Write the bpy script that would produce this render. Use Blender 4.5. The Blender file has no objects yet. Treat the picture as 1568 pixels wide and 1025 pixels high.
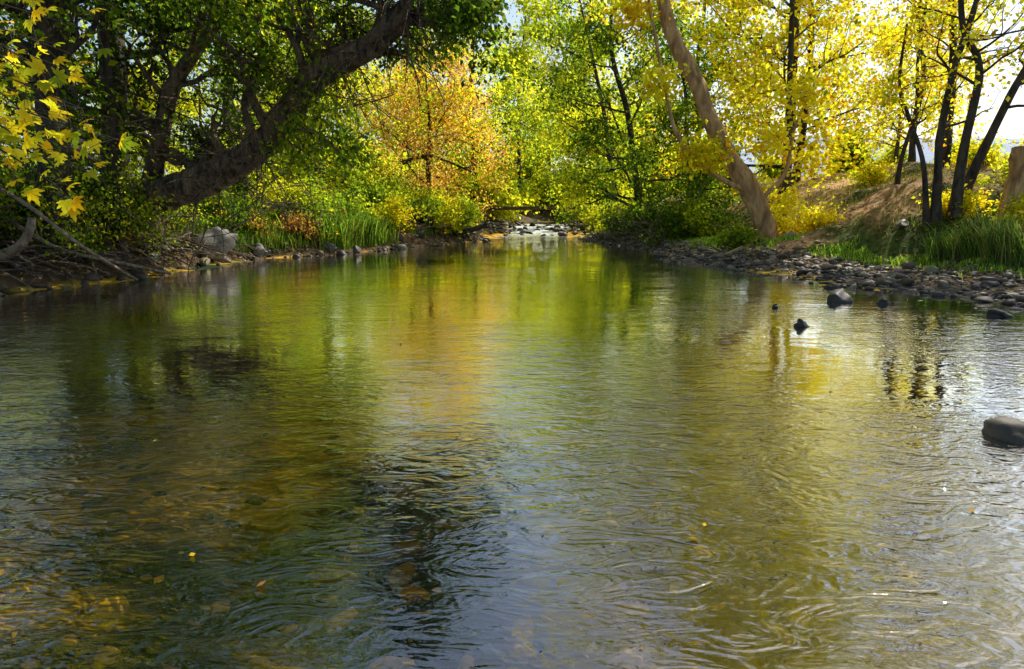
import bpy, math, numpy as np
from mathutils import Vector
rng=np.random.default_rng(7)
sc=bpy.context.scene
EL,AZ=math.radians(46),math.radians(40)     # sun: AZ measured from +Y towards +X
SUN=np.array([math.sin(AZ)*math.cos(EL),math.cos(AZ)*math.cos(EL),math.sin(EL)])
# ---------------------------------------------------------------- helpers
def lin(*c): return np.array(c,float)
def mesh_obj(name,V,F,mat,parent=None,col=None,dom='POINT',smooth=False):
    """F: (N,3) or (N,4) int array (or list of such arrays)"""
    V=np.asarray(V,np.float32)
    Fs=F if isinstance(F,list) else [F]
    Fs=[np.asarray(f,np.int32) for f in Fs if len(f)]
    me=bpy.data.meshes.new(name)
    me.vertices.add(len(V)); me.vertices.foreach_set('co',V.ravel())
    nl=sum(f.size for f in Fs); nf=sum(len(f) for f in Fs)
    me.loops.add(nl); me.loops.foreach_set('vertex_index',np.concatenate([f.ravel() for f in Fs]))
    tot=np.concatenate([np.full(len(f),f.shape[1],np.int32) for f in Fs])
    st=np.concatenate([[0],np.cumsum(tot)[:-1]]).astype(np.int32)
    me.polygons.add(nf); me.polygons.foreach_set('loop_start',st)
    me.polygons.foreach_set('loop_total',tot)
    if smooth: me.polygons.foreach_set('use_smooth',np.ones(nf,bool))
    me.update(calc_edges=True)
    if col is not None:
        a=me.attributes.new('col','FLOAT_COLOR',dom)
        c=np.ones((len(col),4),np.float32); c[:,:3]=col
        a.data.foreach_set('color',c.ravel())
    if mat: me.materials.append(mat)
    ob=bpy.data.objects.new(name,me); sc.collection.objects.link(ob)
    if parent: ob.parent=parent
    return ob
def empty(name):
    e=bpy.data.objects.new(name,None); sc.collection.objects.link(e); return e
TAB=rng.random((256,256))
def vn(x,y,o=0):
    x=np.asarray(x,float)+o*17.3; y=np.asarray(y,float)+o*9.1
    xi=np.floor(x).astype(int); yi=np.floor(y).astype(int); fx=x-xi; fy=y-yi
    fx=fx*fx*(3-2*fx); fy=fy*fy*(3-2*fy)
    a=TAB[xi&255,yi&255];b=TAB[(xi+1)&255,yi&255];c=TAB[xi&255,(yi+1)&255];d=TAB[(xi+1)&255,(yi+1)&255]
    return (a*(1-fx)+b*fx)*(1-fy)+(c*(1-fx)+d*fx)*fy
def fbm(x,y,o=0,n=4):
    s=0;a=.5
    for i in range(n):
        s=s+a*(vn(x*2**i,y*2**i,o+i)-.5); a*=.5
    return s*2
# ---------------------------------------------------------------- materials
def newmat(name):
    m=bpy.data.materials.new(name); m.use_nodes=True; nt=m.node_tree; nt.nodes.clear()
    out=nt.nodes.new('ShaderNodeOutputMaterial'); return m,nt,out
def N(nt,t,**k):
    n=nt.nodes.new(t)
    for a,b in k.items():
        if a in n.inputs.keys(): n.inputs[a].default_value=b
        else: setattr(n,a,b)
    return n
def leaf_mat(name,trans=.72,tg=(1.8,1.7,.75)):
    m,nt,out=newmat(name); L=nt.links
    at=N(nt,'ShaderNodeAttribute',attribute_name='col')
    d=N(nt,'ShaderNodeBsdfDiffuse'); t=N(nt,'ShaderNodeBsdfTranslucent')
    mul=N(nt,'ShaderNodeMix',data_type='RGBA',blend_type='MULTIPLY'); mul.inputs[0].default_value=1
    mul.inputs[7].default_value=(*tg,1); mul.clamp_result=True
    L.new(at.outputs['Color'],d.inputs['Color']); L.new(at.outputs['Color'],mul.inputs[6]); L.new(mul.outputs[2],t.inputs['Color'])
    m1=N(nt,'ShaderNodeMixShader'); m1.inputs[0].default_value=trans
    L.new(d.outputs[0],m1.inputs[1]); L.new(t.outputs[0],m1.inputs[2])
    L.new(m1.outputs[0],out.inputs[0])
    return m
def bark_mat(name,c1,c2,sc_=6,bump=.5):
    m,nt,out=newmat(name); L=nt.links
    tc=N(nt,'ShaderNodeTexCoord'); mp=N(nt,'ShaderNodeMapping'); mp.inputs['Scale'].default_value=(1,1,.35)
    L.new(tc.outputs['Object'],mp.inputs[0])
    n1=N(nt,'ShaderNodeTexNoise'); n1.inputs['Scale'].default_value=sc_; n1.inputs['Detail'].default_value=8; n1.inputs['Distortion'].default_value=.6
    v=N(nt,'ShaderNodeTexVoronoi',feature='DISTANCE_TO_EDGE'); v.inputs['Scale'].default_value=sc_*2.2
    L.new(mp.outputs[0],n1.inputs[0]); L.new(mp.outputs[0],v.inputs[0])
    r=N(nt,'ShaderNodeValToRGB'); r.color_ramp.elements[0].position=.35; r.color_ramp.elements[1].position=.68
    r.color_ramp.elements[0].color=(*c1,1); r.color_ramp.elements[1].color=(*c2,1)
    L.new(n1.outputs[0],r.inputs[0])
    mx=N(nt,'ShaderNodeMath',operation='MULTIPLY'); L.new(n1.outputs[0],mx.inputs[0]); 
    sm=N(nt,'ShaderNodeMapRange'); sm.inputs[2].default_value=.25; L.new(v.outputs[0],sm.inputs[0]); sm.inputs[3].default_value=.3;sm.inputs[4].default_value=1
    L.new(sm.outputs[0],mx.inputs[1])
    b=N(nt,'ShaderNodeBump'); b.inputs['Strength'].default_value=bump; b.inputs['Distance'].default_value=.08
    L.new(mx.outputs[0],b.inputs['Height'])
    p=N(nt,'ShaderNodeBsdfPrincipled'); p.inputs['Roughness'].default_value=.85
    L.new(r.outputs[0],p.inputs['Base Color']); L.new(b.outputs[0],p.inputs['Normal']); L.new(p.outputs[0],out.inputs[0])
    return m
def attr_mat(name,rough=.8,nscale=8,var=.5,bump=.3,bdist=.03,spec=.5):
    m,nt,out=newmat(name); L=nt.links
    at=N(nt,'ShaderNodeAttribute',attribute_name='col'); tc=N(nt,'ShaderNodeTexCoord')
    n1=N(nt,'ShaderNodeTexNoise'); n1.inputs['Scale'].default_value=nscale; n1.inputs['Detail'].default_value=9; n1.inputs['Roughness'].default_value=.65
    L.new(tc.outputs['Object'],n1.inputs[0])
    mr=N(nt,'ShaderNodeMapRange'); mr.inputs[1].default_value=.3; mr.inputs[2].default_value=.7; mr.inputs[3].default_value=1-var; mr.inputs[4].default_value=1+var
    L.new(n1.outputs[0],mr.inputs[0])
    mul=N(nt,'ShaderNodeVectorMath',operation='SCALE'); L.new(at.outputs['Color'],mul.inputs[0]); L.new(mr.outputs[0],mul.inputs['Scale'])
    b=N(nt,'ShaderNodeBump'); b.inputs['Strength'].default_value=bump; b.inputs['Distance'].default_value=bdist
    L.new(n1.outputs[0],b.inputs['Height'])
    p=N(nt,'ShaderNodeBsdfPrincipled'); p.inputs['Roughness'].default_value=rough; p.inputs['Specular IOR Level'].default_value=spec
    L.new(mul.outputs[0],p.inputs['Base Color']); L.new(b.outputs[0],p.inputs['Normal']); L.new(p.outputs[0],out.inputs[0])
    return m
M_leaf=leaf_mat('leaf'); M_grass=leaf_mat('grass_blade',.45,(1.4,1.4,.7))
M_litter=leaf_mat('fallen_leaf',.15)
M_bark=bark_mat('bark_dark',(.015,.011,.008),(.10,.075,.05))
M_barkw=bark_mat('bark_willow',(.03,.02,.012),(.27,.185,.11),5,.9)
M_barkl=bark_mat('bark_pale',(.28,.15,.06),(.80,.50,.22),4,.6)
M_dead=bark_mat('driftwood',(.10,.075,.05),(.36,.27,.18),9,.4)
M_ground=attr_mat('ground_soil',.95,5,.55,.6,.06,.2)
M_rock=attr_mat('stone',.6,7,.5,.35,.03,.5)
# ---------------------------------------------------------------- terrain functions
Ly=[-60,0,8,13.6,17,22.3,25,27,31.5,38.7,45,53,62,75,95,130]; Lx=[-11,-11,-10.6,-10.2,-9.5,-9.6,-8.7,-6.9,-4.9,-1.8,-2.2,-2.4,-2,1,6,30]
Ry=[-60,0,8,11.7,14.8,18,22.3,29,35,40.5,50,60,75,95,130]; Rx=[11,10.5,9.8,8.8,7.7,7.4,5.8,6.1,5.8,4.7,5.2,6.5,9,16,45]
def Lf(y): return np.interp(y,Ly,Lx)+fbm(y*.5,y*0+3,1,3)*.5
def Rf(y): return np.interp(y,Ry,Rx)+fbm(y*.5,y*0+8,2,3)*.6
def wlev(y): return np.interp(y,[-100,46,52,60,75,200],[0,0,.12,.35,.5,.8])
def height(x,y):
    x=np.asarray(x,float);y=np.asarray(y,float)
    l=Lf(y)-x; r=x-Rf(y)
    w=np.interp(y,[0,12,18,24,30,60],[3.0,3.2,3.2,1.5,.7,.7])
    rr=np.where(r<w, .30*r/w, np.interp(r-w,[0,1.6,2.8,6.2,11,40,200],[.30,.5,.9,2.5,3.5,4.6,6]))
    ll=np.interp(l,[0,.35,1.6,4,10,40,200],[0,.28,.75,1.5,2.1,3,6])
    d=np.maximum(l,r) # negative inside
    inside=-np.interp(-d,[0,1.2,2.5,5],[.0,.07,.26,.42])
    h=np.where(l>0,ll,np.where(r>0,rr,inside))
    out=np.clip(np.maximum(l,r),0,4)/4
    h=h+fbm(x*.35,y*.35,5)*(.12+.45*out)*np.where(d>0,1,.6)+fbm(x*2.2,y*2.2,9,3)*.05
    # riffle : bed comes up to the surface
    rf=np.interp(y,[44,50,66,72],[0,.26,.26,.1]); h=h+np.where(d<0,rf,0)
    return h+wlev(y)
# ---------------------------------------------------------------- ground sheet
def axis(parts): 
    a=[]
    for s,e,st in parts: a+=list(np.arange(s,e,st))
    return np.array(a+[parts[-1][1]])
gx=axis([(-1500,-200,130),(-200,-60,14),(-60,-22,2),(-22,-13,.4),(-13,15,.16),(15,24,.35),(24,60,2),(60,200,14),(200,1500,130)])
gy=axis([(-300,-40,26),(-40,-4,2),(-4,1,.4),(1,34,.18),(34,70,.3),(70,110,1.5),(110,300,12),(300,2000,170)])
X,Y=np.meshgrid(gx,gy); Z=height(X,Y)
d=np.maximum(Lf(Y)-X,X-Rf(Y)); r=X-Rf(Y); l=Lf(Y)-X
w=np.interp(Y,[0,12,18,24,30,60],[3.0,3.2,3.2,1.5,.7,.7])
n1=fbm(X*.6,Y*.6,20)+.5; n2=fbm(X*3,Y*3,24)+.5
def mixc(a,b,t): return a*(1-t[...,None])+b*t[...,None]
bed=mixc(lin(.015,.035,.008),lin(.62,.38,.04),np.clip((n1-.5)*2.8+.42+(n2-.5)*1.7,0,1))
soil=mixc(lin(.05,.034,.02),lin(.15,.10,.05),np.clip(n2,0,1))
grav=mixc(lin(.06,.048,.035),lin(.17,.13,.09),np.clip(n2,0,1))
gras=mixc(lin(.06,.09,.015),lin(.16,.17,.03),np.clip(n1,0,1))
dirt=mixc(lin(.26,.15,.07),lin(.52,.33,.16),np.clip(n2*.7+n1*.4,0,1))
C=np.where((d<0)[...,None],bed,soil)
C=np.where(((r>0)&(r<w))[...,None],grav,C)
C=np.where(((r>=w)&(r<w+2))[...,None],gras,C)
C=np.where((r>=w+2)[...,None],mixc(gras*.8,dirt*.8,np.clip((n1-.3)*3.0,0,1)),C)
# trodden path up the right bank
ppx=np.interp(Y,[22,25,29,34,42,60],[7.6,9.6,12.2,15.5,19,24]); pd=np.abs(X-ppx)+ (n1-.5)*.8
C=mixc(C,dirt*1.5,np.clip(2.2-pd,0,1)*((r>w)&(Y>21)))
ny,nx=X.shape; idx=np.arange(nx*ny).reshape(ny,nx)
F=np.stack([idx[:-1,:-1],idx[:-1,1:],idx[1:,1:],idx[1:,:-1]],-1).reshape(-1,4)
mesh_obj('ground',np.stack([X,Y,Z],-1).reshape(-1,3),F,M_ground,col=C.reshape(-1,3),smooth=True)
# ---------------------------------------------------------------- water
def water_mat():
    m,nt,out=newmat('river_water'); L=nt.links
    tc=N(nt,'ShaderNodeTexCoord')
    def noise(scale,sx,sy,det,dis=0.,rot=0.):
        mp=N(nt,'ShaderNodeMapping'); mp.inputs['Scale'].default_value=(sx,sy,1); mp.inputs['Rotation'].default_value=(0,0,rot); L.new(tc.outputs['Object'],mp.inputs[0])
        n=N(nt,'ShaderNodeTexNoise'); n.inputs['Scale'].default_value=scale; n.inputs['Detail'].default_value=det; n.inputs['Distortion'].default_value=dis
        L.new(mp.outputs[0],n.inputs[0]); return n
    def m2_(op,x,y):
        q=N(nt,'ShaderNodeMath',operation=op)
        for i,v in enumerate((x,y)):
            if v is None: continue
            if isinstance(v,float): q.inputs[i].default_value=v
            else: L.new(v,q.inputs[i])
        return q.outputs[0]
    a=noise(1.0,.6,1,2,.8); b=noise(3.6,.5,1,3,1.3,.2); rg=noise(4.6,.55,1,2,1.8,-.25); c=noise(14,.5,1,3,1.0,-.15)
    k=noise(.33,1,.6,2)       # calm and ruffled patches
    kr=N(nt,'ShaderNodeMapRange'); kr.inputs[1].default_value=.38; kr.inputs[2].default_value=.62; kr.inputs[3].default_value=.2; kr.inputs[4].default_value=1.35
    L.new(k.outputs[0],kr.inputs[0])
    sx=N(nt,'ShaderNodeSeparateXYZ'); L.new(tc.outputs['Object'],sx.inputs[0])
    yr=N(nt,'ShaderNodeMapRange'); yr.inputs[1].default_value=3; yr.inputs[2].default_value=13; yr.inputs[3].default_value=1.05; yr.inputs[4].default_value=.32; L.new(sx.outputs[1],yr.inputs[0])
    amp=m2_('MULTIPLY',kr.outputs[0],yr.outputs[0])
    ridge=m2_('ABSOLUTE',m2_('SUBTRACT',rg.outputs[0],.5),None)     # creased little crests
    ruff=m2_('ADD',m2_('MULTIPLY',b.outputs[0],.26),m2_('ADD',m2_('MULTIPLY',ridge,-.42),m2_('MULTIPLY',c.outputs[0],.10)))
    hgt=m2_('ADD',m2_('MULTIPLY',a.outputs[0],.26),m2_('MULTIPLY',ruff,amp))
    bp=N(nt,'ShaderNodeBump'); bp.inputs['Strength'].default_value=1; bp.inputs['Distance'].default_value=.046
    L.new(hgt,bp.inputs['Height'])
    fr=N(nt,'ShaderNodeFresnel'); fr.inputs['IOR'].default_value=1.5; L.new(bp.outputs[0],fr.inputs['Normal'])
    fp=N(nt,'ShaderNodeMath',operation='MULTIPLY_ADD'); fp.use_clamp=True; fp.inputs[1].default_value=2.7; fp.inputs[2].default_value=.02; L.new(fr.outputs[0],fp.inputs[0])
    tr=N(nt,'ShaderNodeBsdfTransparent'); tr.inputs['Color'].default_value=(.90,.86,.45,1)
    gl=N(nt,'ShaderNodeBsdfGlossy'); gl.inputs['Roughness'].default_value=.0; gl.inputs['Color'].default_value=(1,1,1,1); L.new(bp.outputs[0],gl.inputs['Normal'])
    mx=N(nt,'ShaderNodeMixShader'); L.new(fp.outputs[0],mx.inputs[0]); L.new(tr.outputs[0],mx.inputs[1]); L.new(gl.outputs[0],mx.inputs[2])
    at=N(nt,'ShaderNodeAttribute',attribute_name='col')
    df=N(nt,'ShaderNodeBsdfDiffuse'); df.inputs['Color'].default_value=(.85,.87,.9,1)
    m2=N(nt,'ShaderNodeMixShader'); L.new(at.outputs['Fac'],m2.inputs[0]); L.new(mx.outputs[0],m2.inputs[1]); L.new(df.outputs[0],m2.inputs[2])
    L.new(m2.outputs[0],out.inputs[0]); return m
wx=np.arange(-14,40,.25); wy=axis([(-55,40,2.5),(40,72,.16),(72,120,2)])
X,Y=np.meshgrid(wx,wy); rf=np.interp(Y,[45,50,66,72],[0,1,1,0])
wv=fbm(X*1.1,Y*1.8,31,4); Z=wlev(Y)+wv*.2*rf+.05*rf
foam=np.clip((wv+.12)*4,0,1)*rf*.9
ny,nx=X.shape; idx=np.arange(nx*ny).reshape(ny,nx)
F=np.stack([idx[:-1,:-1],idx[:-1,1:],idx[1:,1:],idx[1:,:-1]],-1).reshape(-1,4)
mesh_obj('river_water',np.stack([X,Y,Z],-1).reshape(-1,3),F,water_mat(),col=np.repeat(foam.reshape(-1,1),3,1),smooth=True)
# ---------------------------------------------------------------- rocks
import bmesh
def rock_base(sub,seed,amp=.28,flat=.65,chop=(.5,.8)):
    bm=bmesh.new(); bmesh.ops.create_icosphere(bm,subdivisions=sub,radius=1)
    V=np.array([v.co[:] for v in bm.verts]); F=np.array([[v.index for v in f.verts] for f in bm.faces]); bm.free()
    r=np.random.default_rng(seed)
    for i in range(9): # planar chops make facets
        n=r.normal(size=3); n/=np.linalg.norm(n); c=r.uniform(*chop)
        dd=V@n; V=V-np.outer(np.clip(dd-c,0,None),n)*.95
    o=seed*3.1
    nn=1+amp*(fbm(V[:,0]*1.3+o,V[:,1]*1.3+V[:,2]*1.7,seed%7,3))
    V=V*nn[:,None]; V*=np.array([1,.75,flat]); return V,F
BR=[rock_base(2,s,.45) for s in range(10)]; BR3=[rock_base(4,s+50,.6,.75,(.4,.75)) for s in range(5)]; BRR=[rock_base(4,91,.22,.8,(.75,.95))]
def scatter_rocks(name,P,S,cols,flat=1.,bases=BR,sink=.2,smooth=True):
    Vs=[];Fs=[];Cs=[];o=0
    for i in range(len(P)):
        V,F=bases[rng.integers(len(bases))]; a=rng.uniform(0,6.28); b=rng.normal(0,.35)
        ca,sa=math.cos(a),math.sin(a); cb,sb=math.cos(b),math.sin(b)
        R=np.array([[ca,-sa,0],[sa,ca,0],[0,0,1]])@np.array([[1,0,0],[0,cb,-sb],[0,sb,cb]])
        sv=S[i]*rng.uniform(.7,1.3,3); sv[2]*=flat
        W=(V*sv)@R.T+P[i]; W[:,2]+=S[i]*flat*(.5-sink)
        Vs.append(W);Fs.append(F+o);o+=len(V);Cs.append(np.repeat(cols[i][None],len(V),0))
    return mesh_obj(name,np.concatenate(Vs),np.concatenate(Fs),M_rock,col=np.concatenate(Cs),smooth=smooth)
def rcol(n,a=lin(.055,.043,.03),b=lin(.40,.31,.21)):
    return a+(b-a)*(rng.random((n,1))**2.2)*rng.uniform(.8,1.2,(n,3))
# gravel bar on the right
n=7500; y=rng.uniform(3,46,n); wb=np.interp(y,[0,12,18,24,30,60],[3.0,3.2,3.2,1.6,.9,.9]); rr=rng.normal(.42,.42,n)*wb
x=Rf(y)+rr; s=rng.gamma(1.5,.033,n)+.018; s=np.minimum(s,.26)
scatter_rocks('gravel_bar_stones',np.stack([x,y,height(x,y)],1),s,rcol(n)*np.where(rr<.5,.6,1)[:,None],.8,BR,.35,False)
# riverbed cobbles
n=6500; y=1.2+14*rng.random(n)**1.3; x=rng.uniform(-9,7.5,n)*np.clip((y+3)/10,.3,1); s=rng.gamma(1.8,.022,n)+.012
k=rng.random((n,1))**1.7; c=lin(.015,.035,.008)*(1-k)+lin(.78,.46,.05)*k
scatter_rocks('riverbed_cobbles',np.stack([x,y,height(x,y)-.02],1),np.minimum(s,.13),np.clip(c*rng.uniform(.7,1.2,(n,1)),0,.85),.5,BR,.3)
# riffle rocks
n=260; y=rng.uniform(47,68,n); x=Lf(y)+(Rf(y)-Lf(y))*rng.random(n); s=rng.gamma(2.0,.07,n)+.06
scatter_rocks('riffle_stones',np.stack([x,y,height(x,y)+.03],1),np.minimum(s,.4),rcol(n)*.6,1,BR,.2,False)
# left bank stones
n=380; y=rng.uniform(11,46,n); x=Lf(y)-rng.uniform(-.5,1.0,n); s=rng.gamma(1.6,.055,n)+.03
scatter_rocks('bank_stones',np.stack([x,y,height(x,y)],1),np.minimum(s,.35),rcol(n)*.6,1,BR,.3,False)
scatter_rocks('boulder',np.array([(3.66,4.75,-.08)]),np.array([.22]),np.array([[.07,.055,.035]]),.9,BRR,.15,True)
for p,s,c in [((-9.5,21.8,.3),.66,.11),((-7.1,27.0,.12),.55,.10),((-6.1,26.9,.08),.32,.09),((-11.0,15.2,.45),.35,.12),((-8.8,24.1,.1),.4,.10),((-10.0,19.0,.3),.35,.12),
              ((4.17,9.6,-.08),.17,.03),((4.5,11.6,-.05),.12,.03),((6.1,12.5,-.08),.3,.04),((6.6,12.1,-.04),.18,.04),((7.7,10.6,-.05),.2,.04),
              ((14.2,23,2.0),.55,.28),((13.0,22.2,1.7),.4,.26),((11.6,20.6,1.2),.35,.2),((9.2,22.6,.7),.35,.2)]:
    scatter_rocks('boulder',np.array([p]),np.array([s]),np.array([[c,c*.93,c*.82]]),.8 if s<.6 else 1.2,BR3,.15,True)
# ---------------------------------------------------------------- wood
class Wood:
    def __init__(s): s.V=[];s.F=[];s.o=0
    def tube(s,P,R,k=6,rough=0.):
        P=np.asarray(P,float);R=np.asarray(R,float);n=len(P)
        T=np.gradient(P,axis=0); T/=np.linalg.norm(T,axis=1)[:,None]+1e-9
        up=np.array([0,0,1.]) if abs(T[0,2])<.8 else np.array([1.,0,0])
        A=np.cross(T,up); A/=np.linalg.norm(A,axis=1)[:,None]+1e-9
        for i in range(1,n):
            if A[i]@A[i-1]<0: A[i]*=-1
        B=np.cross(T,A); th=np.arange(k)*2*np.pi/k
        rr=R[:,None]*np.ones((1,k))
        if rough:
            tt=np.arange(n)[:,None]; rr=rr*(1+rough*fbm(np.cos(th)[None]*2.2+tt*.18+s.o,np.sin(th)[None]*2.2+tt*.07,3,4))
        V=P[:,None]+rr[...,None]*(np.cos(th)[None,:,None]*A[:,None]+np.sin(th)[None,:,None]*B[:,None])
        i=np.arange(n-1)[:,None]*k; j=np.arange(k)[None]; j2=(j+1)%k
        F=np.stack([i+j,i+j2,i+k+j2,i+k+j],-1).reshape(-1,4)+s.o
        s.V.append(V.reshape(-1,3)); s.F.append(F); s.o+=n*k
    def obj(s,name,mat,parent=None):
        return mesh_obj(name,np.concatenate(s.V),np.concatenate(s.F),mat,parent,smooth=True)
def smooth_path(P,m=8):
    P=np.array(P,float); Q=np.vstack([2*P[0]-P[1],P,2*P[-1]-P[-2]]); out=[]
    for i in range(1,len(Q)-2):
        for t in np.arange(m)/m:
            a,b,c,d_=Q[i-1],Q[i],Q[i+1],Q[i+2]
            out.append(.5*((2*b)+(c-a)*t+(2*a-5*b+4*c-d_)*t*t+(3*b-a-3*c+d_)*t**3))
    out.append(P[-1]); return np.array(out)
def unit(v): return v/(np.linalg.norm(v)+1e-9)
def grow(W,tips,p,dr,L,r,lv,mx,wand=.22,trop=.05,kids=(5,4,4),rat=.55,tubes=True,ang=(.5,1.1)):
    n=5 if lv<mx else 4; P=[p];q=p;st=L/n; J=rng.normal(0,wand,(n,3)); J[:,2]+=trop; D=[dr]
    for i in range(n):
        dr=unit(dr+J[i]); q=q+dr*st; P.append(q); D.append(dr)
    P=np.array(P); R=r*(1-.7*np.linspace(0,1,n+1))
    if tubes or lv<mx-1: W.tube(P,np.maximum(R,.006),7 if r>.08 else (5 if r>.03 else 3))
    if lv>=mx: tips.append(P[1:]); return
    if lv==mx-1: tips.append(P[3:])
    nk=kids[min(lv,len(kids)-1)]
    for j in range(nk):
        t=.25+.75*(j+rng.random())/nk; f=t*n; i=min(int(f),n-1); s=P[i]+(P[i+1]-P[i])*(f-i)
        a=rng.uniform(*ang); side=unit(np.cross(D[i],rng.normal(size=3)))
        nd=unit(D[i]*math.cos(a)+side*math.sin(a))
        grow(W,tips,s,nd,L*rat*rng.uniform(.7,1.25),max(r*(1-.7*t)*.7,.008),lv+1,mx,wand,trop,kids,rat,tubes,ang)
def leaf_arrays(centers,per,spread,size,pal,droop=.35,aspect=.34,cvar=.25):
    C=np.concatenate(centers); m=len(C)
    wts=np.array([p[1] for p in pal],float); wts/=wts.sum(); cols=np.array([p[0] for p in pal])
    # neighbouring sprays share a tint
    fld=fbm(C[:,0]*.55+C[:,2]*.3,C[:,1]*.55+C[:,2]*.45,11,3)*1.1+.5+rng.normal(0,.13,m)
    rank=np.argsort(np.argsort(fld))/m; ci=np.searchsorted(np.cumsum(wts),rank*.9999)
    cc=cols[np.minimum(ci,len(cols)-1)]
    C=np.repeat(C,per,0); cc=np.repeat(cc,per,0); n=len(C)
    C=C+rng.normal(0,1,(n,3))*np.array([1,1,.75])*spread
    cc=cc*(1+rng.normal(0,cvar,(n,1))).clip(.35,1.8)*(1+rng.normal(0,.08,(n,3)))
    # leaves turn their blades to the light
    nn=rng.normal(size=(n,3))+SUN*1.2; nn/=np.linalg.norm(nn,axis=1)[:,None]
    a=rng.normal(size=(n,3)); a[:,2]-=droop*2; a-=nn*np.sum(a*nn,1)[:,None]; a/=np.linalg.norm(a,axis=1)[:,None]+1e-9
    s=np.cross(nn,a); L=(size*rng.uniform(.6,1.35,n))[:,None]
    V=np.stack([C,C+a*L*.45+s*L*aspect+nn*L*.1,C+a*L,C+a*L*.45-s*L*aspect+nn*L*.1],1).reshape(-1,3)
    return V,np.clip(cc,.003,.9)
def leaves(name,centers,per,spread,size,pal,parent=None,mat=None,**k):
    V,c=leaf_arrays(centers,per,spread,size,pal,**k); n=len(c)
    return mesh_obj(name,V,np.arange(n*4).reshape(-1,4),mat or M_leaf,parent,col=c,dom='FACE')
gd=lin(.05,.09,.015); g=lin(.10,.18,.025); yg=lin(.38,.43,.03); lg=lin(.20,.29,.03)
ye=lin(.80,.55,.03); yb=lin(.88,.71,.05); go=lin(.74,.41,.02); og=lin(.60,.29,.09); sal=lin(.68,.41,.18); br=lin(.32,.17,.07)
P_dark=[(gd*.6,3),(gd,3),(g,4),(lg,1)]
P_green=[(gd,2),(g,4),(lg,3),(yg,1)]; P_yg=[(g,1.4),(lg,3),(yg,4),(ye,1.6)]; P_yel=[(lg,.5),(yg,1.2),(ye,5),(yb,4),(go,1.2)]
P_or=[(lg,.8),(yg,1.2),(ye,1.2),(go,1),(og,3.6),(sal,4),(br,.7)]; P_mix=[(g,2),(lg,2),(yg,2.5),(go,1),(br,.6)]; P_bright=[(g,.7),(lg,1.8),(yg,4),(yb,2.4)]
DEN=.56
def tree(name,path,r0,r1,limbs,Lmax,pal,t0=.2,mx=2,kids=(5,4),per=14,spread=.28,size=.13,mat=None,bias=(0,0,0),up=.35,profile=None,
         extra=None,rough=.25,tubes=True,sides=12,droop=.35,trop=.05,ang=(.5,1.1),flare=1.5,bare=0):
    W=Wood(); tips=[]; P=smooth_path(path,10); n=len(P); t=np.linspace(0,1,n)
    R=r0+(r1-r0)*t; R=R*(1+(flare-1)*np.exp(-t*14)); W.tube(P,R,sides,rough)
    for j in range(limbs):
        tt=t0+(1-t0)*(j+rng.random()*.9)/limbs; i=min(int(tt*(n-1)),n-2)
        a=rng.uniform(0,6.283); dr=unit(np.array([math.cos(a),math.sin(a),up+rng.normal(0,.2)])+np.array(bias))
        pr=(1-.55*abs(tt-.45)/.55) if profile is None else profile(tt)
        L=Lmax*pr*rng.uniform(.7,1.15)
        grow(W,tips,P[i],dr,L,max(R[i]*.42,.02),1,mx+1,.2,trop,(0,)+tuple(kids),.5,tubes,ang)
    if extra:
        for (pp,ra,rb,kl,Lk) in extra:
            E=smooth_path(pp,8); ne=len(E); W.tube(E,np.linspace(ra,rb,ne),8,rough*.6)
            for j in range(kl):
                i=int(ne*(.3+.68*j/max(kl,1))); i=min(i,ne-2); dr=unit(rng.normal(size=3)+np.array([0,0,.2]))
                grow(W,tips,E[i],dr,Lk*rng.uniform(.6,1.2),rb*.6,1,mx+1,.22,trop,(0,)+tuple(kids),.5,tubes,ang)
    e=empty(name); W.obj('trunk_and_limbs',mat or M_bark,e)
    if bare: tips=[tp for tp in tips if rng.random()>bare]
    if tips and per: leaves('foliage',tips,max(2,int(per*DEN+.5)),spread,size*1.15,pal,e,droop=droop)
    return e
def st(x,y,H,lean=(0,0)):
    z=float(height(x,y))-.3; L=np.array([lean[0],lean[1],0.]); pts=[]
    for t in (0,.2,.45,.7,1): pts.append(np.array([x,y,z+H*t])+L*t+np.array([*rng.normal(0,.35,2),0])*t*(H/12))
    return pts
# ---- hero: big leaning willow on the left bank
WP=[(-11.6,19.8,.9),(-10.6,19.4,1.75),(-9.3,19,2.15),(-7.9,18.7,2.6),(-6.55,18.4,3.3),(-5.5,18,4.28),(-4.7,17.6,5.0),(-3.5,17.2,5.43),(-2.6,16.8,6.0),(-2.15,16.6,6.6),(-2.3,16.6,7.6),(-2.9,16.6,8.8)]
tree('leaning_willow_tree',WP,
     .48,.15,26,2.8,[(gd*.7,2),(gd,3),(g,4),(lg,2),(yg,.8)],t0=.12,kids=(4,4),per=9,spread=.22,size=.12,mat=M_barkw,rough=.5,sides=22,up=.8,bias=(-.2,.5,0),droop=.9,trop=.02,flare=1.2,bare=.2,
     extra=[([(-5.6,18.1,4.1),(-5.0,17.8,3.5),(-4.5,17.4,3.3),(-3.9,17.2,2.7)],.12,.03,7,1.3),
            ([(-4.7,17.6,4.9),(-4.9,17.6,6.2),(-5.4,17.8,7.6),(-5.2,18,9.5)],.2,.06,8,2.4),
            ([(-2.6,16.8,6.0),(-1.8,16.6,5.9),(-.9,16.4,6.2),(-.2,16.2,6.5)],.1,.03,10,1.4),
            ([(-6.6,18.3,3.2),(-6.9,18.4,4.4),(-6.5,18.6,5.6),(-6.8,18.8,7.2)],.13,.04,7,1.8)])
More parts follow.
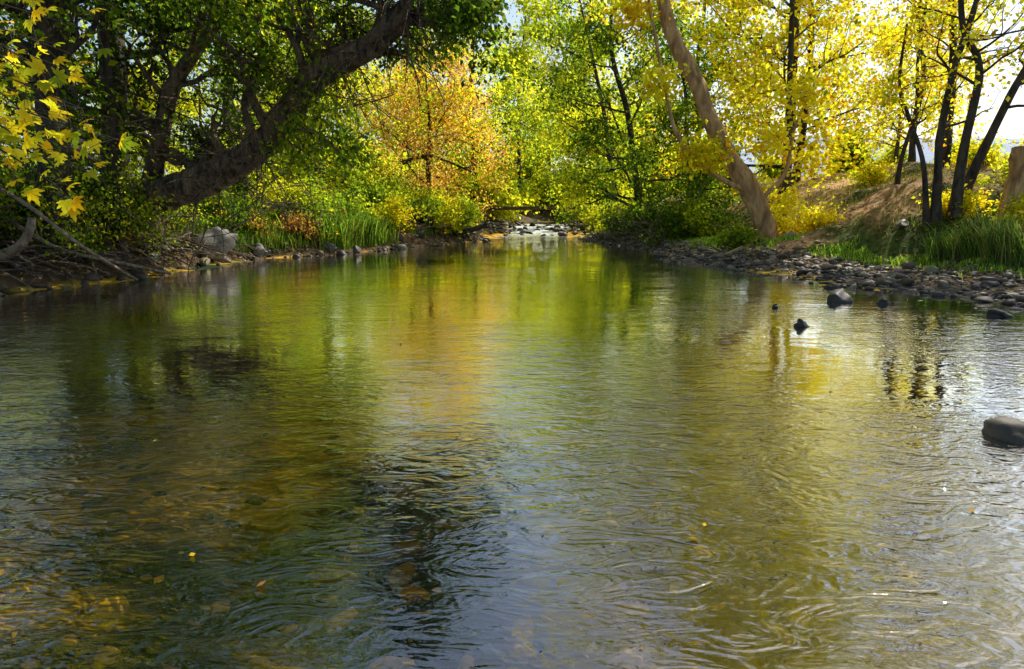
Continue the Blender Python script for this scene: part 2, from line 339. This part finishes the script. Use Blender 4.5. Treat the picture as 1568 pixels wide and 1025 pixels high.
tree('willow_tree',[(-10.3,19.4,1.2),(-9.95,19.2,2.2),(-9.57,19.1,3.4),(-9.06,19,4.8),(-8.3,19,5.85),(-7.45,19,7.0),(-6.9,19,9),(-6.8,19,12)],.28,.1,18,3.4,P_dark,t0=.3,kids=(4,4),per=9,spread=.25,size=.13,mat=M_barkw,rough=.4,droop=.6,bare=.12)
tree('cottonwood_tree',st(-10.8,16.4,19,(.8,0)),.36,.12,22,4.8,P_dark,t0=.22,kids=(4,4),per=10,spread=.3,size=.13,mat=M_bark,rough=.4,sides=16,bias=(0,.1,0),bare=.1)
tree('cottonwood_tree',st(-10.2,17.9,13,(1.0,0)),.13,.06,12,2.6,P_dark,t0=.35,kids=(4,3),per=9,spread=.25,size=.12,bare=.3)
tree('cottonwood_tree',st(-13.8,14.5,20,(1.5,0)),.45,.12,20,5.5,P_dark,t0=.2,kids=(4,4),per=11,spread=.32,size=.15)
tree('cottonwood_tree',st(-12.5,8.5,19,(1.5,1)),.4,.12,18,5.5,P_dark,t0=.3,kids=(4,4),per=9,spread=.36,size=.17)
tree('cottonwood_tree',st(-12.6,22,24,(3.0,-1)),.42,.14,24,6.5,[(gd,3),(g,4),(lg,2),(yg,.7)],t0=.1,kids=(4,4),per=11,spread=.38,size=.18,profile=lambda t:.6+.5*t if t<.8 else .8)
tree('cottonwood_tree',st(-18,29,19),.4,.12,18,6,P_yg,t0=.08,kids=(4,4),per=12,spread=.36,size=.18)
tree('cottonwood_tree',st(-12,30,14),.3,.1,16,4.2,P_yg,t0=.08,kids=(4,4),per=11,spread=.34,size=.16)
tree('cottonwood_tree',st(-10.2,37,17),.3,.1,18,4.6,P_bright,t0=.08,kids=(4,4),per=11,spread=.36,size=.18)
tree('cottonwood_tree',st(-16,44,20),.35,.1,18,6,P_bright,t0=.08,kids=(4,4),per=13,spread=.42,size=.22)
tree('maple_tree',st(-5.2,44,9.2),.2,.06,26,5.2,P_or,t0=.06,kids=(4,4),per=13,spread=.48,size=.16,up=.15)
tree('cottonwood_tree',st(-8.5,58,20),.3,.1,20,6,P_bright,t0=.1,kids=(4,4),per=12,spread=.45,size=.24)
tree('cottonwood_tree',st(-3.6,66,22),.3,.1,22,6.5,P_bright,t0=.04,kids=(4,4),per=12,spread=.5,size=.26)
tree('cottonwood_tree',st(1.0,86,24),.3,.1,24,8,P_bright,t0=.04,kids=(4,4),per=11,spread=.65,size=.36)
# ---- hero: pale leaning trunk on the right bank
tree('leaning_cottonwood_tree',[(9.1,24.3,.3),(8.75,24,1.25),(8.2,24,2.4),(7.35,24,3.5),(6.76,24,4.6),(6.1,24,6.0),(5.4,24,7.2),(4.95,24,8.5),(4.8,24,10.5),(5.2,24.3,13),(6.0,24.5,17)],
     .38,.12,20,5.0,P_yel,t0=.70,kids=(4,4),per=9,spread=.34,size=.16,mat=M_barkl,rough=.4,sides=20,flare=1.5,profile=lambda t:.6+.5*t,bias=(.5,.3,.2),
     extra=[([(8.3,24,2.3),(7.3,23.8,2.65),(6.16,23.7,3.4),(5.44,23.6,4.33),(4.94,23.5,6.0),(4.37,23.5,8.5),(4.2,23.4,10)],.10,.04,4,.8),
            ([(8.5,24,2.0),(9.3,23.9,2.9),(9.5,23.8,4.4),(10.2,23.8,6.2)],.09,.03,6,1.5)])
# green trees centre right
tree('cottonwood_tree',st(8.0,42,15,(-2.2,0)),.26,.08,26,5.4,P_green,t0=.06,kids=(4,4),per=12,spread=.36,size=.18,up=.3)
tree('cottonwood_tree',st(9.3,35,9,(-1.2,0)),.2,.06,16,3.6,[(gd,2),(g,4),(lg,2),(yg,.6)],t0=.06,kids=(4,4),per=11,spread=.3,size=.15)
tree('cottonwood_tree',st(9.0,58,18,(-3.5,0)),.26,.08,22,6,P_bright,t0=.04,kids=(4,4),per=11,spread=.42,size=.24)
tree('cottonwood_tree',st(12.5,80,20,(-3,0)),.3,.08,18,7,P_bright,t0=.04,kids=(4,4),per=11,spread=.6,size=.34)
# yellow trees on the right
tree('yellow_aspen_tree',st(12.5,32,21,(.3,0)),.22,.07,24,5.2,P_yel,t0=.12,kids=(4,4),per=11,spread=.38,size=.17)
tree('yellow_aspen_tree',st(18.5,30,22,(-3.0,-4)),.18,.07,26,6.2,P_yel,t0=.45,kids=(4,4),per=11,spread=.42,size=.19,profile=lambda t:.95)
tree('yellow_aspen_tree',st(16.2,40,20),.22,.07,22,5.4,P_yel,t0=.1,kids=(4,4),per=11,spread=.42,size=.2)
tree('yellow_aspen_tree',st(13,50,20),.22,.07,18,5.5,P_yel,t0=.1,kids=(4,4),per=11,spread=.45,size=.22)
tree('yellow_aspen_tree',st(10.8,27.8,18,(.2,-.3)),.15,.05,16,3.8,P_yel,t0=.3,kids=(4,4),per=9,spread=.34,size=.15)
tree('yellow_aspen_tree',st(18.8,33,9),.15,.05,12,3.0,[(yg,1),(ye,4),(yb,3),(og,1.4)],t0=.25,kids=(4,3),per=9,spread=.3,size=.15)
tree('yellow_aspen_tree',st(24,44,10),.15,.05,12,3.4,P_yel,t0=.2,kids=(4,3),per=9,spread=.34,size=.18)
# dark slender stems at the right
def sh(pts,k=1.176): return [(x*k,y*k,1.6+(z-1.6)*k) for x,y,z in pts]
tree('box_elder_tree',sh([(10.4,17,1.4),(10.35,17,2.4),(10.3,17,3.5),(10.45,17,4.9),(10.75,17,6.2),(11.2,17,8.5),(11.3,17,11)]),.13,.05,14,2.6,P_yel,t0=.3,kids=(3,3),per=6,spread=.25,size=.12,bare=.5,profile=lambda t:.6+.7*t)
tree('box_elder_tree',sh([(10.85,17,1.5),(10.9,17,3.1),(11.05,17,4.4),(11.0,17,5.15),(10.5,17,6.1),(10.3,17,8.5),(10,17,11)]),.14,.05,14,2.6,P_yel,t0=.35,kids=(3,3),per=6,spread=.25,size=.12,bare=.5,profile=lambda t:.6+.7*t)
tree('box_elder_tree',[(13.4,20.8,2.0),(13.9,20.6,3.7),(14.5,20.6,5.2),(15.2,20.5,7.0),(15.6,20.5,10)],.15,.06,10,2.8,P_yel,t0=.4,kids=(3,3),per=5,spread=.25,size=.12,bare=.6)
tree('box_elder_tree',sh([(10.2,17,1.3),(9.95,17,2.8),(9.6,17.2,3.9),(9.3,17.2,4.7),(9.35,17.2,6)]),.08,.03,8,1.5,P_yel,t0=.35,kids=(3,3),per=5,spread=.2,size=.11,bare=.5)
tree('box_elder_tree',st(14.6,26.5,7,(.6,0)),.10,.04,12,2.2,P_yel,t0=.25,kids=(3,3),per=7,spread=.24,size=.12,bare=.2)
# stump
W=Wood(); b=float(height(14.3,19.4)); P=smooth_path([(14.3,19.4,b-.3),(14.3,19.4,b+.5),(14.35,19.4,b+1.3),(14.35,19.4,b+1.8)],8)
W.tube(P,.5+.25*np.exp(-np.linspace(0,6,len(P))),24,.3); W.tube([P[-1]+(0,0,-.02),P[-1]+(0,0,.015),P[-1]+(0,0,.02)],[.49,.46,.001],24,.1)
W.obj('tree_stump',M_barkl)
# ---- shrubs / undergrowth
def shrub(name,specs,pal,per=9,size=.1,spread=.16,mat=M_bark):
    W=Wood();tips=[]
    for (x,y,R,H) in specs:
        z=float(height(x,y))-.1
        for j in range(int(8+R*5)):
            a=rng.uniform(0,6.28); o=rng.uniform(0,R*.4); dr=unit(np.array([math.cos(a)*.6,math.sin(a)*.6,.5+rng.random()]))
            grow(W,tips,np.array([x+math.cos(a)*o,y+math.sin(a)*o,z]),dr,H*rng.uniform(.6,1.1),.022,1,2,.22,-.02,(0,5),.45)
    e=empty(name); W.obj('stems',mat,e); leaves('foliage',tips,max(2,int(per*.75)),spread,size*1.1,pal,e)
def line(n,y0,y1,off0,off1,side,R,H):
    out=[]
    for i in range(n):
        y=rng.uniform(y0,y1); o=rng.uniform(off0,off1); x=float(Lf(y))-o if side<0 else float(Rf(y))+o
        out.append((x,y,R*rng.uniform(.7,1.3),H*rng.uniform(.7,1.3)))
    return out
shrub('willow_shrub',line(22,15,30,1.8,6,-1,1.2,1.4),P_green,9,.11)
shrub('willow_sapling',line(10,14.5,19,1.0,2.4,-1,1.0,2.4),[(gd,2),(g,3),(lg,3),(yg,1)],7,.10,.2)
shrub('dry_shrub',line(20,14,30,.7,3,-1,.8,.8),[(br,3),(go,1.5),(lg,1),(g,1.5)],6,.08)
shrub('yellow_green_shrub',line(22,26,44,1.6,6,-1,1.3,1.5),P_yg,11,.13,.2)
shrub('bank_shrub',line(14,34,60,1.0,4,-1,1.2,1.5),P_mix,11,.16,.24)
shrub('bank_shrub',line(12,30,48,1.2,3,1,1.2,1.5),P_green,10,.14,.22)
shrub('bank_shrub',line(12,46,75,1.2,4,1,1.4,1.8),P_bright,10,.2,.26)
shrub('far_thicket',[(rng.uniform(-14,-2),rng.uniform(66,84),3,4.2) for i in range(10)]+[(rng.uniform(9,22),rng.uniform(66,80),3,4.0) for i in range(9)]+[(rng.uniform(-4,5),rng.uniform(97,106),3.4,5.2) for i in range(10)]+[(rng.uniform(-22,-8),rng.uniform(46,62),2.6,3.6) for i in range(10)],P_bright,11,.34,.5)
shrub('yellow_shrub',[(9.9,24.6,.7,1.1),(10.4,23.8,.5,.8),(12.9,20.4,.6,.8),(16.5,24.5,.9,1.1),(17.5,22.5,.8,1.0),(15.2,29.5,.8,1.0)],P_yel,9,.11,.18)
shrub('green_shrub',[(14.0,18.6,.8,1.0),(13.4,17.4,.7,.8),(14.6,19.0,.8,1.0),(8.0,23.6,.6,.9),(15.6,21.5,.8,.8)],P_bright,9,.11,.16)
# ---- distant trees
W=Wood();tips=[]
for i in range(44):
    if i<20: x=rng.uniform(-60,-6);y=rng.uniform(56,95);H=rng.uniform(11,19)
    elif i<32: x=rng.uniform(-6,16);y=rng.uniform(96,116);H=rng.uniform(13,20)
    else: x=rng.uniform(14,60);y=rng.uniform(55,100);H=rng.uniform(3,5.5)
    P=st(x,y,H); W.tube(P,[.25,.2,.15,.1,.05],5)
    for j in range(16):
        a=rng.uniform(0,6.28); k=rng.uniform(.02,1); q=P[0]+(P[-1]-P[0])*k
        L=H*.33*(1-.5*abs(k-.4)); grow(W,tips,q,unit(np.array([math.cos(a),math.sin(a),.4])),L,.06,1,2,.2,.05,(0,6),.55,False)
e=empty('distant_trees'); W.obj('trunks',M_bark,e); leaves('foliage',tips,8,.5,.38,P_bright,e)
W=Wood();tips=[]
for i in range(12):
    s_=1 if i%2 else -1; x=s_*rng.uniform(16,36); y=rng.uniform(-25,12) if s_<0 else rng.uniform(-28,0); H=rng.uniform(9,13)
    P=st(x,y,H); W.tube(P,[.25,.2,.15,.1,.05],5)
    for j in range(12):
        a=rng.uniform(0,6.28); k=rng.uniform(.1,1); q=P[0]+(P[-1]-P[0])*k
        grow(W,tips,q,unit(np.array([math.cos(a),math.sin(a),.4])),H*.3,.06,1,2,.2,.05,(0,5),.55,False)
e=empty('side_woodland'); W.obj('trunks',M_bark,e); leaves('foliage',tips,5,.5,.38,P_yg,e)
# ---- near yellow maple spray, top left: five-leaflet leaves
def leaflet_spray(name,paths,per):
    W=Wood();V=[];F=[];C=[];o=0
    for pp in paths:
        P=smooth_path(pp,6); W.tube(P,np.linspace(.014,.004,len(P)),5)
        for j in range(per):
            i=rng.integers(2,len(P)); p=P[i]; dr=unit(rng.normal(size=3)+np.array([.3,-.2,-.3])); tw=p+dr*rng.uniform(.08,.3)
            W.tube([p,(p+tw)/2+np.array([0,0,.01]),tw],[.003,.002,.002],3)
            nrm=unit(rng.normal(size=3)*.7+np.array([0,-.6,.6])); c=[yb,ye,go,yg,lg][rng.choice(5,p=[.34,.37,.06,.14,.09])]*rng.uniform(.7,1.0)
            dr=unit(dr-nrm*(dr@nrm)); sd=np.cross(nrm,dr)
            for a in (-1.25,-.65,0,.65,1.25):
                ad=dr*math.cos(a)+sd*math.sin(a); s2=np.cross(nrm,ad); L=rng.uniform(.07,.115)*(1-.25*abs(a)/1.25); st_=tw+dr*(0.0 if a==0 else -.01)
                pts=[(0,0),(.25,.16),(.5,.24),(.62,.13),(.78,.13),(1,0),(.78,-.13),(.62,-.13),(.5,-.24),(.25,-.16)]
                vv=[st_+ad*L*u+s2*L*w_+nrm*(abs(w_)*.25-.25*u*u)*L for u,w_ in pts]
                V+=vv; F+= [[o,o+1,o+9],[o+1,o+2,o+8],[o+1,o+8,o+9],[o+2,o+3,o+7],[o+2,o+7,o+8],[o+3,o+4,o+6],[o+3,o+6,o+7],[o+4,o+5,o+6]]; C+=[np.clip(c,0,.9)]*10; o+=10
    e=empty(name); W.obj('twigs',M_bark,e); mesh_obj('foliage',np.array(V),np.array(F),M_leaf,e,col=np.array(C))
sp=[]
for z0 in np.linspace(1.95,3.6,17):
    y0=rng.uniform(4.6,6.2); k=y0/5.2; x1=rng.uniform(-3.6,-2.9)*k
    sp.append([(-5.6,y0+.3,z0+.5),(-4.6*k,y0+.1,z0+.35),(-3.9*k,y0,z0+.15),(x1,y0,z0-.15)])
sp.append([(-5.2,5.6,2.6),(-4.4,5.4,2.5),(-3.6,5.2,2.2),(-3.05,5.1,2.02)])
leaflet_spray('box_elder_branch',sp,24)
# ---- grass
def grass(name,bx,by,hh,cols,wd=.012,arch=1.):
    n=len(bx); bz=height(bx,by)-.03; a=rng.uniform(0,6.28,n); la=np.stack([np.cos(a),np.sin(a),0*a],1); sd=np.stack([-la[:,1],la[:,0],0*a],1)
    B=np.stack([bx,by,bz],1); H=(hh*rng.uniform(.5,1.25,n))[:,None]; ln=(rng.uniform(.1,.7,n)*arch)[:,None]; w_=wd*(1+H); up=np.array([0,0,1.])
    p0=B;p1=B+up*H*.5+la*H*ln*.2;p2=B+up*H*.85+la*H*ln*.55;p3=B+up*H*(1-.25*ln)+la*H*ln*1.0
    V=np.stack([p0-sd*w_,p0+sd*w_,p1-sd*w_*.8,p1+sd*w_*.8,p2-sd*w_*.5,p2+sd*w_*.5,p3],1).reshape(-1,3)
    o=np.arange(n)[:,None]*7
    Q=np.concatenate([o+np.array([0,1,3,2]),o+np.array([2,3,5,4])]); T=o+np.array([4,5,6])
    c=cols[rng.integers(len(cols),size=n)]*rng.uniform(.6,1.3,(n,1)); c=np.clip(c,0,.9)
    mesh_obj(name,V,[Q,T],M_grass,col=np.repeat(c,7,0))
gc=np.array([lin(.12,.23,.03),lin(.18,.30,.04),lin(.07,.14,.02),lin(.30,.36,.06)])
n=9000; bx=rng.normal(-6.6,1.0,n); by=rng.normal(29.2,1.0,n); k=Lf(by)-bx>.2; grass('tall_grass_clump',bx[k],by[k],1.1,gc*1.3,.010,1.4)
n=5000; bx=rng.normal(-10.1,.9,n); by=rng.normal(25.5,1.0,n); k=Lf(by)-bx>.2; grass('tall_grass_clump',bx[k],by[k],.6,gc,.012)
n=26000; by=rng.uniform(9,34,n); wb=np.interp(by,[0,12,18,24,30,60],[3.0,3.2,3.2,1.5,.7,.7]); bx=Rf(by)+wb+rng.normal(1.0,.6,n)
k=(fbm(bx*.8,by*.8,40)<.16); grass('grass_strip',bx[k],by[k],.17,gc*1.9,.011)
n=15000; by=rng.uniform(11.5,18.5,n); bx=Rf(by)+3.7+rng.gamma(2,.5,n); k=fbm(bx*.6,by*.6,44)>-.1; hv=.6*(1+fbm(bx*1.5,by*1.5,45)*1.6)
grass('tall_grass_bank',bx[k],by[k],hv[k],np.array([lin(.12,.24,.05),lin(.20,.34,.07),lin(.07,.14,.03),lin(.32,.42,.10),lin(.46,.42,.18)]),.006,1.8)
n=12000; by=rng.uniform(11,40,n); bx=Lf(by)-.5-rng.gamma(1.6,1.0,n); k=fbm(bx*.7,by*.7,47)>.08; grass('bank_grass',bx[k],by[k],.3,gc,.010)
n=9000; by=rng.uniform(14,40,n); bx=Rf(by)+4.5+rng.uniform(0,9,n); k=fbm(bx*.7,by*.7,49)>.05; grass('hill_grass',bx[k],by[k],.22,np.array([lin(.4,.34,.08),lin(.25,.32,.06),lin(.15,.24,.04)]),.010)
# ---- leaf litter
def litter(name,x,y,z,size,pal):
    n=len(x); a=rng.uniform(0,6.28,n); d1=np.stack([np.cos(a),np.sin(a),rng.normal(0,.15,n)],1); d2=np.stack([-np.sin(a),np.cos(a),rng.normal(0,.2,n)],1)
    L=(size*rng.uniform(.6,1.3,n))[:,None]; B=np.stack([x,y,z],1)
    V=np.stack([B-d1*L*.5,B+d2*L*.3,B+d1*L*.5,B-d2*L*.3],1).reshape(-1,3); pal=np.array(pal); c=pal[rng.integers(len(pal),size=n)]*rng.uniform(.5,1.2,(n,1))
    mesh_obj(name,V,np.arange(n*4).reshape(-1,4),M_litter,col=c,dom='FACE')
n=24000; y=rng.uniform(10,46,n); x=Rf(y)+rng.uniform(1,16,n); litter('fallen_leaves',x,y,height(x,y)+.02,.09,[go,og,br,br,ye,sal*.6])
n=18000; y=rng.uniform(10,46,n); x=Lf(y)-rng.uniform(0,8,n); litter('fallen_leaves',x,y,height(x,y)+.02,.09,[go*.7,br,br*.6,br,ye*.7])
n=160; y=2.5+40*rng.random(n)**1.3; x=Lf(y)+(Rf(y)-Lf(y))*rng.random(n); litter('floating_leaves',x,y,np.full(n,.012),.045,[ye,go,yg,br,og])
n=1400; y=1.5+10*rng.random(n); x=rng.uniform(-8,6,n); litter('sunken_leaves',x,y,height(x,y)+.07,.08,[ye,go,go,br,og])
# ---- driftwood, roots, brush
def sticks(name,n,fx,L,r,mat=M_dead,up=.3):
    W=Wood()
    for i in range(n):
        x,y,z=fx(); dr=unit(np.array([*rng.normal(size=2),rng.normal(0,.35)+up*.3])); P=[np.array([x,y,z])]
        for k in range(5): dr=unit(dr+rng.normal(0,.2,3)); P.append(P[-1]+dr*L*rng.uniform(.5,1.4)/5)
        W.tube(P,r*rng.uniform(.4,1.4)*np.linspace(1,.3,6),5)
    W.obj(name,mat)
def fl():
    y=rng.uniform(12.5,24); x=float(Lf(y))-rng.uniform(-.25,2.4); return x,y,float(height(x,y))+rng.uniform(.03,.5)
sticks('driftwood_tangle',260,fl,1.3,.02)
sticks('dead_branches',190,lambda:(rng.uniform(-11.5,-5.0),rng.uniform(16.5,21),rng.uniform(1,5.2)),1.9,.018,M_barkw)
# roots spilling over the undercut left bank
W=Wood()
for i in range(70):
    y=rng.uniform(13,25); x=float(Lf(y))-rng.uniform(.9,1.8); z=float(height(x,y))+.1; P=[np.array([x,y,z])]; dx=rng.normal(0,.3)
    for k in range(6):
        q=P[-1]+np.array([rng.uniform(.15,.38),dx*.3+rng.normal(0,.12),rng.normal(-.02,.08)]); q[2]=max(q[2]-.05,float(height(q[0],q[1]))+.02,-.15); P.append(q)
    W.tube(P,np.linspace(.05,.012,7)*rng.uniform(.5,1.4),6)
W.obj('exposed_roots',M_barkw)
# bare twigs hanging from the willow
W=Wood(); WS=smooth_path(WP,10)
for i in range(200):
    p=WS[rng.integers(25,110)]; dr=unit(np.array([rng.normal(.2,.6),rng.normal(-.3,.5),rng.normal(0,.6)])); P=[p]
    for k in range(8): dr=unit(dr+rng.normal(0,.2,3)+np.array([0,0,-.16])); P.append(P[-1]+dr*rng.uniform(.15,.4))
    W.tube(P,np.linspace(.024,.006,9)*rng.uniform(.6,1.2),4)
W.obj('hanging_twigs',M_barkw)
def fr_():
    y=rng.uniform(30,40); x=float(Rf(y))+rng.uniform(-.2,2.2); return x,y,float(height(x,y))+rng.uniform(0,1.1)
sticks('brush_pile',260,fr_,1.7,.022)
def fl2():
    y=rng.uniform(33,46); x=float(Lf(y))-rng.uniform(-.2,2.5); return x,y,float(height(x,y))+rng.uniform(0,.9)
sticks('brush_pile',160,fl2,1.6,.025)
def log(name,pts,r0,r1,mat=M_dead):
    W=Wood(); P=smooth_path(pts,8); W.tube(P,np.linspace(r0,r1,len(P)),12,.35); W.obj(name,mat)
log('driftwood_log',[(-11.2,14,.6),(-10.5,14,.72),(-10.05,14,.92),(-9.8,14,1.2),(-9.7,14,1.5)],.12,.07)
log('fallen_branch',[(-10.6,14.4,2.1),(-10.1,14.5,1.75),(-9.3,14.7,.98),(-9.0,15.6,.35),(-8.8,16,.05)],.05,.03)
log('fallen_branch',[(-11,15.2,1.4),(-10.2,15.5,.8),(-9.2,15.8,.5),(-8.3,16.6,.15)],.06,.03)
log('fallen_log',[(-6.8,43,4.6),(-5.2,42.5,5.0),(-3.8,42,4.6),(-2.4,41.6,4.0)],.14,.05,M_bark)
log('fallen_log',[(-4.4,37.4,.7),(-3.2,37.2,.55),(-2.0,37.2,.75),(-1.4,37.4,1.0)],.2,.13,M_bark)
log('exposed_root',[(9.0,24.2,1.0),(8.2,23.4,.6),(7.4,22.8,.35),(6.9,22.6,.2)],.14,.04,M_barkl)
# ---- footbridge
def box(c,s):
    c=np.array(c);s=np.array(s)/2; v=np.array([[a,b,d_] for a in(-1,1) for b in(-1,1) for d_ in(-1,1)])*s+c
    return v,np.array([[0,1,3,2],[4,6,7,5],[0,4,5,1],[2,3,7,6],[0,2,6,4],[1,5,7,3]])
Vs=[];Fs=[];o=0
def ab(c,s):
    global o
    v,f=box(c,s); Vs.append(v);Fs.append(f+o);o+=8
bz=2.12
for yy in(61.5,63.5): ab((2.2,yy,bz-.14),(14,.2,.24))
for i in range(56): ab((-4.7+i*.25,62.5,bz+.02+rng.normal(0,.006)),(.22,2.2,.05))
for xx in(-3.9,8.6): ab((xx,62.5,bz-.95),(.7,2.4,1.3))
M_wood=bark_mat('weathered_timber',(.06,.035,.02),(.18,.11,.06),3,.3)
mesh_obj('wooden_footbridge',np.concatenate(Vs),np.concatenate(Fs),M_wood)
# ---- utility pole
W=Wood(); b=float(height(39,80)); W.tube([(39,80,b-.5),(39,80,b+3),(39,80,b+7.2)],[.17,.15,.12],10); W.tube([(38,80,b+6.7),(39,79.9,b+6.7),(40,80,b+6.7)],[.06,.06,.06],4)
for xx in(38.1,38.6,39.5,39.9): W.tube([(xx,80,b+6.7),(xx,80,b+6.85),(xx,80,b+6.95)],[.03,.05,.03],6)
W.obj('utility_pole',M_bark)
# ---- hills
xs=np.linspace(-1600,1900,140); prof=np.array([130+60*fbm(x/420,0,60)+14*fbm(x/60,2,61) for x in xs])*np.interp(xs,[-1600,100,500,1900],[.5,.6,1,1.1])
V=[];ys=[700,800,950,1200,1500]; kz=[-5,.35,.75,1,1.05]
for yy,k in zip(ys,kz):
    for x,p in zip(xs,prof): V.append((x,yy,(p*k*(1+.12*float(fbm(x/90,yy/90,66))) if k>0 else k)))
m=len(xs); idx=np.arange(m*5).reshape(5,m); F=np.stack([idx[:-1,:-1],idx[:-1,1:],idx[1:,1:],idx[1:,:-1]],-1).reshape(-1,4)
mesh_obj('hills',V,F,M_ground,col=np.repeat(lin(.42,.5,.62)[None],len(V),0),smooth=True)  # pale blue is distance haze painted into the hill colour
# ---------------------------------------------------------------- light
wd=bpy.data.worlds.new('World'); sc.world=wd; wd.use_nodes=True; nt=wd.node_tree
sky=nt.nodes.new('ShaderNodeTexSky'); sky.sky_type='NISHITA'; sky.sun_disc=False; sky.sun_elevation=EL; sky.sun_rotation=AZ; sky.dust_density=1.6; sky.air_density=1.2; sky.ozone_density=1.5
bg=nt.nodes['Background']; bg.inputs['Strength'].default_value=.15; nt.links.new(sky.outputs[0],bg.inputs[0])
sl=bpy.data.lights.new('sun','SUN'); sl.energy=5; sl.angle=math.radians(.5); sl.color=(1,.93,.80); so=bpy.data.objects.new('sun',sl); sc.collection.objects.link(so)
dv=Vector(SUN); so.rotation_euler=dv.to_track_quat('Z','Y').to_euler(); so.location=dv*60
cam=bpy.data.cameras.new('camera'); cam.lens=24; cam.sensor_width=36; cam.clip_end=5000; co=bpy.data.objects.new('camera',cam); sc.collection.objects.link(co)
co.location=(0,0,1.6); co.rotation_euler=(math.radians(90-10.1),0,0); sc.camera=co
sc.view_settings.view_transform='Standard'; sc.view_settings.look='None'; sc.view_settings.exposure=0
